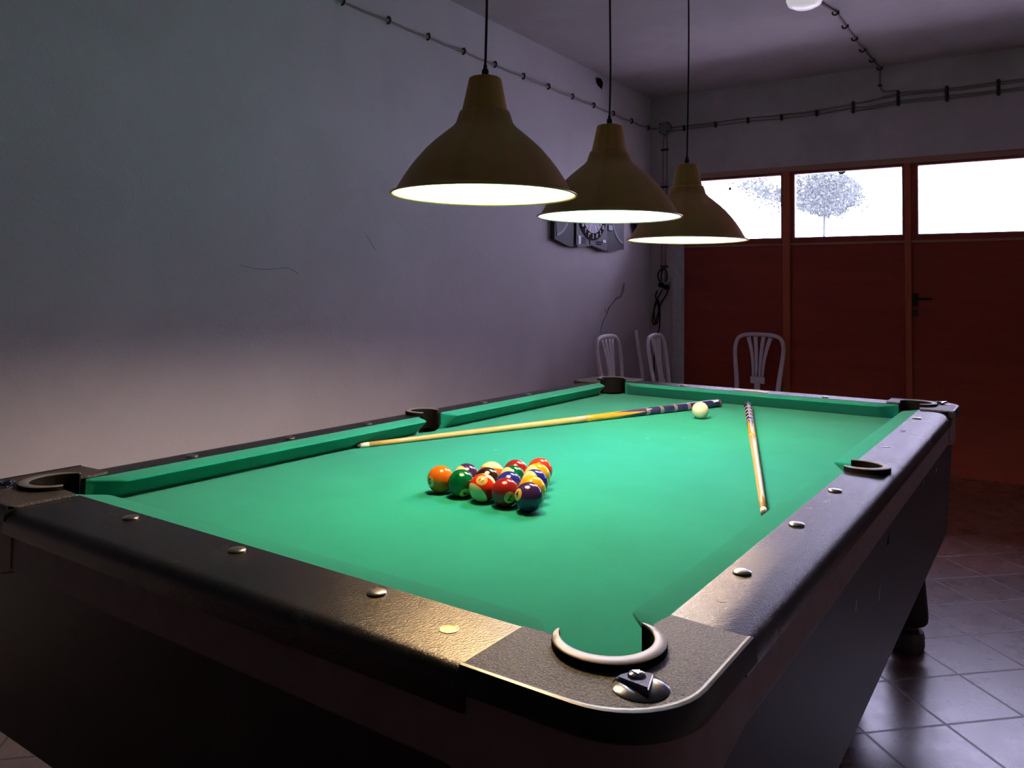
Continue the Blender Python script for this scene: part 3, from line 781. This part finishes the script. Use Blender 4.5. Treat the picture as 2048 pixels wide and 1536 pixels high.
# ceiling light at the top edge
root = empty('ceiling_lamp', (-.12, 3.60, ZC), 'white round glowing opal lamp on the ceiling at the end of the clipped cable', 'ceiling lamp')
bm = bmesh.new(); lathe(bm, [(0, -.0), (.09, 0), (.095, -.012), (.088, -.02), (0, -.02)], 32, (-.12, 3.60, ZC)); obj('base', bm, M_WHITEPAINT, root, ang=40)
bm = bmesh.new(); lathe(bm, [(.070, -.02), (.090, -.035), (.096, -.055), (.085, -.082), (.055, -.098), (0, -.105)], 36, (-.12, 3.60, ZC)); obj('globe', bm, M_OPAL, root, True)

# ================================================================== CHAIRS
def make_chair(label):
    """bentwood style white chair; local frame: faces +Y, back at y=-.2"""
    root = empty('dining_chair', (0, 0, 0), label, 'chair', 'white fan-back chairs along the walls')
    def back(z): return -.195 - max(0, z-.44)*.15        # leaning back
    # back frame: hoop
    hw = .182; pts = []
    prof = [(.155, .44), (.160, .55), (.172, .66), (.183, .76), (.184, .82), (.172, .872), (.145, .902), (.09, .916), (0, .920)]
    left = [(-a, z) for a, z in prof]; right = [(a, z) for a, z in reversed(prof[:-1])]
    hoop = spline([(a, back(z), z) for a, z in left+right], 5)
    bm = bmesh.new(); n = len(hoop)
    rad = []
    for p in hoop: k = min(1, max(0, (p.z-.44)/.45)); rad.append((.0195-.004*k, .012))
    tube(bm, hoop, rad, 10, flat=Vector((0, 1, 0)))
    obj('back_frame', bm, M_WHITECHAIR, root, True)
    for i, (xb, xt) in enumerate(((-.036, -.085), (-.013, -.031), (.013, .031), (.036, .085))):
        bm = bmesh.new(); q = []; rr = []
        for k in range(11):
            u = k/10; z = .585+(.902-.585)*u; x = xb+(xt-xb)*(u**2.2)
            q.append((x, back(z), z if abs(xt) < .05 else z-.006*u)); rr.append((.0095+.007*u, .006))
        tube(bm, q, rr, 8, flat=Vector((0, 1, 0))); obj('spindle', bm, M_WHITECHAIR, root, True)
    bm = bmesh.new(); box(bm, (-.055, back(.575)-.008, .548), (.055, back(.575)+.008, .600), .006); obj('back_hub', bm, M_WHITECHAIR, root, ang=40)
    bm = bmesh.new(); box(bm, (-.022, back(.50)-.007, .45), (.022, back(.50)+.004, .56), .004); obj('hub_stem', bm, M_WHITECHAIR, root, ang=40)
    bm = bmesh.new(); pts = [(-.16, -.20), (.16, -.20)] + arc(.13, .13, .08, 0, 90, 6) + arc(-.13, .13, .08, 90, 180, 6)
    lo, hi = prism(bm, pts, .425, .450); bmesh.ops.bevel(bm, geom=[e for e in bm.edges if all(v in hi for v in e.verts)], offset=.008, segments=3, affect='EDGES')
    obj('seat', bm, M_WHITECHAIR, root, ang=40)
    for (x, y) in ((-.155, -.195), (.155, -.195), (-.155, .155), (.155, .155)):
        bm = bmesh.new(); s = 1.12
        tube(bm, [(x, y, .44), (x*1.05, y*1.06, .25), (x*s, y*1.18, 0)], [.017, .015, .012], 10); obj('leg', bm, M_WHITECHAIR, root, True)
    bm = bmesh.new()
    for y in (-.205, .165): tube(bm, [(-.16, y, .22), (.16, y, .22)], .008, 8)
    for x in (-.163, .163): tube(bm, [(x, -.205, .18), (x, .165, .18)], .008, 8)
    obj('stretcher', bm, M_WHITECHAIR, root, True)
    return root
CH = [((-.894, 5.054, 0), PI, 'white chair standing alone before the red doors, back to the doors'),
      ((-1.373, 4.239, 0), -PI/2+.03, 'white chair against the left wall, leftmost, above the far left pocket'),
      ((-1.180, 4.645, 0), -PI/2+.08, 'white fan-back chair below the hanging cords, nearest the doors of the corner chairs'),
      ((-1.510, 5.056, 0), -PI/2+.43, 'white chair seen edge on, only its thin leaning back showing between two others')]
protos = None
for i, (loc, rz, lab) in enumerate(CH):
    if protos is None: protos = make_chair(lab); c = protos
    else: c = copy_tree(protos); c['label'] = lab
    c.location = loc; c.rotation_euler = (0, 0, rz)

# ================================================================== ELECTRICS
def clipring(bm, c, n, t, r=.017):
    """small black cable clip: block + hook round the cable. c on the surface, n away from it, t along the cable"""
    c, n, t = Vector(c)+Vector(n)*.006, Vector(n), Vector(t); s = n.cross(t)
    pts = [c + n*.002 + s*r*.9, c + n*.012+s*r*.8, c + n*.020 + s*r*.2, c + n*.018 - s*r*.6, c + n*.008 - s*r*.9, c+n*.001-s*r*.9]
    tube(bm, spline(pts, 3), .0060, 6)
    for k in (-1, 1): tube(bm, [c+t*.001*k + s*r*.9, c + s*r*.9 + n*.018], .006, 6)
# left wall cable
run = empty('wall_cable', (XL, 3.5, 2.62), 'thin grey cable clipped along the top of the left wall', 'cable')
ys = [1.21, 1.53, 1.843, 2.163, 2.476, 2.793, 3.107, 3.423, 3.73, 4.054, 4.373, 4.689, 5.015, 5.332]
pts = []
for a, b in zip(ys, ys[1:]): pts += [(XL+.009, a, 2.622), (XL+.009, (a+b)/2, 2.619-.004*random.random())]
pts += [(XL+.009, 5.332, 2.626), (XL+.012, 5.39, 2.625), (XL+.06, YB-.01, 2.622)]
bm = bmesh.new(); tube(bm, [(XL+.009, YF+.001, 2.622)]+pts, .0062, 8); obj('cable', bm, M_CABLE, run, True)
for y in ys: bm = bmesh.new(); clipring(bm, (XL, y, 2.622), (1, 0, 0), (0, 1, 0)); obj('clip', bm, M_CLIP, run, True)
# junction box
jb = empty('junction_box', (-1.712, YB, 2.617), 'round painted junction box high in the far left corner', 'junction box')
bm = bmesh.new()
for k in range(1): 
    r = bmesh.ops.create_cone(bm, cap_ends=True, segments=36, radius1=.058, radius2=.050, depth=.03, matrix=Matrix.Translation((-1.712, YB-.015, 2.617)) @ Matrix.Rotation(PI/2, 4, 'X'))
obj('body', bm, M_BOX, jb, ang=40)
bm = bmesh.new(); bmesh.ops.create_cone(bm, cap_ends=True, segments=36, radius1=.053, radius2=.047, depth=.008, matrix=Matrix.Translation((-1.712, YB-.034, 2.617)) @ Matrix.Rotation(PI/2, 4, 'X')); obj('lid', bm, M_BOX, jb, ang=40)
for a in (45, 135, 225, 315):
    bm = bmesh.new(); ca, sa = math.cos(math.radians(a))*.049, math.sin(math.radians(a))*.049
    bmesh.ops.create_cone(bm, cap_ends=True, segments=10, radius1=.007, radius2=.007, depth=.012, matrix=Matrix.Translation((-1.712+ca, YB-.034, 2.617+sa)) @ Matrix.Rotation(PI/2, 4, 'X')); obj('screw', bm, M_CLIP, jb)
# back wall cables
run = empty('cable_bundle', (-.4, YB, 2.6), 'grey cables clipped in parallel across the back wall above the windows', 'cable')
def backcable(zs, nm='cable'):
    bm = bmesh.new(); tube(bm, spline([(x, YB-.009, z) for x, z in zs], 4), .0058, 8); obj(nm, bm, M_CABLE, run, True)
C1 = [(-1.655, 2.603), (-1.543, 2.603), (-1.273, 2.604), (-1.007, 2.610), (-.746, 2.603), (-.485, 2.605), (-.30, 2.617), (-.226, 2.622)]
backcable([(x, z+.013) for x, z in C1] + [(-.20, 2.640), (.076, 2.661), (.383, 2.653), (.689, 2.656), (1.0, 2.66), (XR-.001, 2.66)])
backcable([(x, z-.013) for x, z in C1] + [(-.1, 2.606), (.076, 2.622), (.383, 2.617), (.689, 2.618), (1.0, 2.62), (XR-.001, 2.62)])
backcable([(-.246, 2.640), (-.1, 2.646), (.076, 2.680), (.383, 2.668), (.689, 2.672), (1.0, 2.675), (XR-.001, 2.675)])
backcable([(-.246, 2.585), (-.1, 2.588), (.076, 2.604), (.383, 2.600), (.689, 2.602), (1.0, 2.60), (XR-.001, 2.60)])
for x, z, n in [(-1.543, 2.600, 2), (-1.273, 2.600, 2), (-1.007, 2.604, 2), (-.746, 2.598, 2), (-.485, 2.600, 2), (-.226, 2.612, 4), (.076, 2.642, 5), (.383, 2.634, 5), (.689, 2.636, 5), (1.0, 2.64, 5), (1.31, 2.64, 5), (1.62, 2.64, 5), (1.93, 2.64, 5)]:
    bm = bmesh.new()
    for k in range(n): zz = z+(k-(n-1)/2)*.021; clipring(bm, (x, YB, zz), (0, -1, 0), (1, 0, 0), .010)
    box(bm, (x-.011, YB-.018, z-n*.0105), (x+.011, YB-.001, z+n*.0105), .003)
    obj('clip', bm, M_CLIP, run, True)
# ceiling cable
run = empty('ceiling_cable', (-.06, 4.5, ZC), 'thin cable clipped along the ceiling from the opal lamp to the back wall', 'cable')
cp = [(-.11, 3.69), (-.052, 4.024), (-.056, 4.3), (-.057, 4.583), (-.062, 4.866), (-.054, 5.156), (-.045, 5.385)]
bm = bmesh.new(); tube(bm, [(x, y, ZC-.009) for x, y in cp] + spline([(-.043, YB-.009, ZC-.02), (-.043, YB-.009, 2.755), (-.030, YB-.009, 2.715), (.0, YB-.009, 2.700), (.07, YB-.009, 2.70)], 4), .0062, 8); obj('cable', bm, M_CABLE, run, True)
for x, y in cp[1:]: bm = bmesh.new(); clipring(bm, (x, y, ZC), (0, 0, -1), (0, 1, 0), .018); obj('clip', bm, M_CLIP, run, True)
bm = bmesh.new(); clipring(bm, (-.043, YB, 2.75), (0, -1, 0), (0, 0, 1), .011); obj('clip', bm, M_CLIP, run, True)
# conduit down to the outlet
run = empty('corner_conduit', (-1.72, YB, 2.0), 'pair of grey cables running down from the junction box to the socket', 'cable')
for dx in (-.016, .018):
    bm = bmesh.new(); tube(bm, spline([(-1.712+dx*.3, YB-.009, 2.565), (-1.712+dx, YB-.009, 2.47), (-1.716+dx, YB-.009, 2.0), (-1.725+dx, YB-.009, 1.44), (-1.722+dx*.5, YB-.009, 1.32)], 5), .0062, 8); obj('cable', bm, M_CABLE, run, True)
for z in (2.435, 2.12, 1.80, 1.45):
    bm = bmesh.new(); box(bm, (-1.748, YB-.018, z-.009), (-1.682, YB-.001, z+.009), .003); obj('clip', bm, M_CLIP, run)
so = empty('wall_socket', (-1.70, YB, 1.29), 'dark wall socket with black plugs in the far corner', 'socket')
bm = bmesh.new(); box(bm, (-1.735, YB-.035, 1.255), (-1.665, YB, 1.325), .006); obj('socket_box', bm, M_BOX, so, ang=40)
for dx, dz in ((-.025, .005), (.022, -.012)):
    bm = bmesh.new(); bmesh.ops.create_cone(bm, cap_ends=True, segments=20, radius1=.022, radius2=.017, depth=.04, matrix=Matrix.Translation((-1.70+dx, YB-.055, 1.29+dz)) @ Matrix.Rotation(PI/2, 4, 'X')); obj('plug', bm, M_BLKPLAST, so, ang=40)
hc = empty('hanging_cord', (-1.76, YB, 1.2), 'tangled black power cords looped and hanging below the socket', 'cord')
loops = [[(-1.725, 1.29), (-1.742, 1.36), (-1.725, 1.43), (-1.70, 1.42), (-1.688, 1.37), (-1.70, 1.33), (-1.735, 1.25), (-1.79, 1.15), (-1.805, 1.05), (-1.785, .97), (-1.765, 1.02), (-1.765, 1.12), (-1.79, 1.20), (-1.775, 1.25)],
         [(-1.678, 1.28), (-1.69, 1.22), (-1.74, 1.14), (-1.768, 1.05), (-1.798, .96), (-1.815, 1.0), (-1.80, 1.09), (-1.765, 1.17), (-1.75, 1.05), (-1.755, .93), (-1.79, .82), (-1.80, .60), (-1.80, .02)],
         [(-1.735, 1.30), (-1.765, 1.36), (-1.755, 1.41), (-1.722, 1.43)]]
for k, lp in enumerate(loops):
    bm = bmesh.new(); tube(bm, spline([(x, YB-.012-.006*k, z) for x, z in lp], 8), .0052, 8); obj('cord_loop', bm, M_BLKPLAST, hc, True)

# ================================================================== DARTS
db = empty('dartboard_cabinet', (XL, 4.31, 1.55), 'grey electronic dartboard with open doors on the left wall behind the lamps', 'dartboard')
def ypz(bm, pts, x0, x1):
    a = [bm.verts.new((x0, y, z)) for y, z in pts]; b = [bm.verts.new((x1, y, z)) for y, z in pts]; n = len(pts)
    bm.faces.new(a); bm.faces.new(b[::-1])
    for i in range(n): bm.faces.new((a[i], b[i], b[(i+1) % n], a[(i+1) % n]))
Y0, Y1 = 4.075, 4.545; cyb, czb, rb_ = 4.305, 1.825, .218
bm = bmesh.new(); ypz(bm, [(Y0, 1.57), (Y0+.03, 1.548), (Y0+.09, 1.552), (cyb, 1.572), (Y1-.09, 1.552), (Y1-.01, 1.540), (Y1, 1.56), (Y1, 1.97), (Y0, 1.97)], XL+.0, XL+.045); obj('housing', bm, M_SILVER, db)
def ydisc(bm, cy, cz, r0, r1, x, a0=0, a1=360, n=40):
    fs = []
    for i in range(n):
        t0 = math.radians(a0+(a1-a0)*i/n); t1 = math.radians(a0+(a1-a0)*(i+1)/n)
        q = [(r1, t0), (r1, t1)] + ([(r0, t1), (r0, t0)] if r0 > 0 else [(0, 0)])
        vv = [bm.verts.new((x, cy+r*math.cos(t), cz+r*math.sin(t))) for r, t in q]; bm.faces.new(vv)
def dring(r0, r1, x, m, nm, par, a0=0, a1=360, n=40, cy=cyb, cz=czb):
    bm = bmesh.new(); ydisc(bm, cy, cz, r0, r1, x, a0, a1, n); bmesh.ops.remove_doubles(bm, verts=bm.verts[:], dist=1e-5); bmesh.ops.solidify(bm, geom=bm.faces[:], thickness=.002); return obj(nm, bm, m, par)
face = dring(0, rb_, XL+.050, M_BLKPLAST, 'board_face', db)
bm = bmesh.new()
for i in range(0, 20, 2): ydisc(bm, cyb, czb, .025, .155, XL+.0535, 90-9+i*18, 90+9+i*18, 4)
obj('blue_segments', bm, M_BLUESEG, db)
bm = bmesh.new()
for i in range(1, 20, 2): ydisc(bm, cyb, czb, .025, .155, XL+.0535, 90-9+i*18+2, 90+9+i*18-2, 4)
obj('tan_segments', bm, M_TANSEG, db)
bm = bmesh.new(); ydisc(bm, cyb, czb, .155, .165, XL+.0537, 0, 360, 40); ydisc(bm, cyb, czb, .10, .108, XL+.0541, 0, 360, 40); obj('score_rings', bm, M_REDSEG, db)
nums = [20, 1, 18, 4, 13, 6, 10, 15, 2, 17, 3, 19, 7, 16, 8, 11, 14, 9, 12, 5]
for i, nn in enumerate(nums):
    t = text_mesh(str(nn), .040); a = math.radians(90-i*18); cy_, cz_ = cyb+.19*math.cos(a), czb+.19*math.sin(a)
    for v in t.vertices: v.co = Vector((XL+.0545, cy_+v.co.x*.8, cz_+v.co.y))
    bm = bmesh.new(); bm.from_mesh(t); bpy.data.meshes.remove(t); obj('board_number', bm, M_WHITEPAINT, face)
bm = bmesh.new(); box(bm, (XL+.045, 4.098, 1.572), (XL+.049, 4.135, 1.632), .001); box(bm, (XL+.045, 4.465, 1.600), (XL+.049, 4.515, 1.622), .001); obj('display', bm, M_WHITEPAINT, db)
bm = bmesh.new(); box(bm, (XL+.045, 4.27, 1.575), (XL+.050, 4.33, 1.608), .001); obj('select_button', bm, M_SILVER, db)
bm = bmesh.new()
for i in range(6): box(bm, (XL+.045, 4.15, 1.578+i*.008), (XL+.047, 4.21, 1.581+i*.008))
for i in range(4):
    for j in range(2): box(bm, (XL+.045, 4.37+i*.022, 1.582+j*.016), (XL+.048, 4.383+i*.022, 1.590+j*.016))
obj('key_pad', bm, M_BLKPLAST, db)
for nm, ya, yb_, fl in (('left', 3.795, 4.055, 1), ('right', 4.565, 4.845, -1)):
    bm = bmesh.new(); lo = 1.585 if fl > 0 else 1.548
    if fl > 0: pts = [(ya, 1.588), (ya+.05, 1.580), (yb_-.10, 1.555), (yb_-.05, 1.548), (yb_, 1.552), (yb_, 1.97), (ya, 1.97)]
    else: pts = [(ya, 1.545), (ya+.03, 1.540), (ya+.12, 1.552), (yb_, 1.570), (yb_, 1.97), (ya, 1.97)]
    ypz(bm, pts, XL, XL+.035); dd = obj('cabinet_door', bm, M_DKPLAST, db)
    bm = bmesh.new(); cc = ya-.01 if fl > 0 else yb_+.01
    a0, a1 = (-80, 0) if fl > 0 else (180, 262)
    ydisc(bm, cc, 1.83, .0, .205, XL+.0375, a0, a1, 16); bmesh.ops.remove_doubles(bm, verts=bm.verts[:], dist=1e-5); bmesh.ops.solidify(bm, geom=bm.faces[:], thickness=.003)
    obj('door_recess', bm, M_SILVER, dd)
    bm = bmesh.new(); ydisc(bm, cc, 1.83, .205, .222, XL+.0385, a0, a1, 16); obj('door_arc', bm, M_BOX, dd)
bm = bmesh.new(); box(bm, (XL, 4.555, 1.70), (XL+.05, 4.63, 1.742), .004); obj('corner_trim', bm, M_PURPLESEG, db)
bm = bmesh.new(); box(bm, (XL, 4.055, 1.56), (XL+.02, 4.075, 1.97)); box(bm, (XL, 4.545, 1.56), (XL+.02, 4.565, 1.97)); obj('hinge', bm, M_BLKPLAST, db)
# second board
rd = empty('round_dartboard', (XL, 5.20, 1.80), 'round dartboard with red ring on the left wall, mostly hidden by the farthest lamp', 'dartboard')
dring(0, .165, XL+.03, M_BLKPLAST, 'board', rd, cy=5.20, cz=1.82); dring(.10, .125, XL+.034, M_REDSEG, 'red_ring', rd, cy=5.20, cz=1.82); dring(0, .09, XL+.034, M_TANSEG, 'face', rd, cy=5.20, cz=1.82)
bm = bmesh.new(); ydisc(bm, 5.20, 1.82, 0, .165, XL+.015); bmesh.ops.remove_doubles(bm, verts=bm.verts[:], dist=1e-5); bmesh.ops.solidify(bm, geom=bm.faces[:], thickness=.015); obj('backing', bm, M_SILVER, rd)
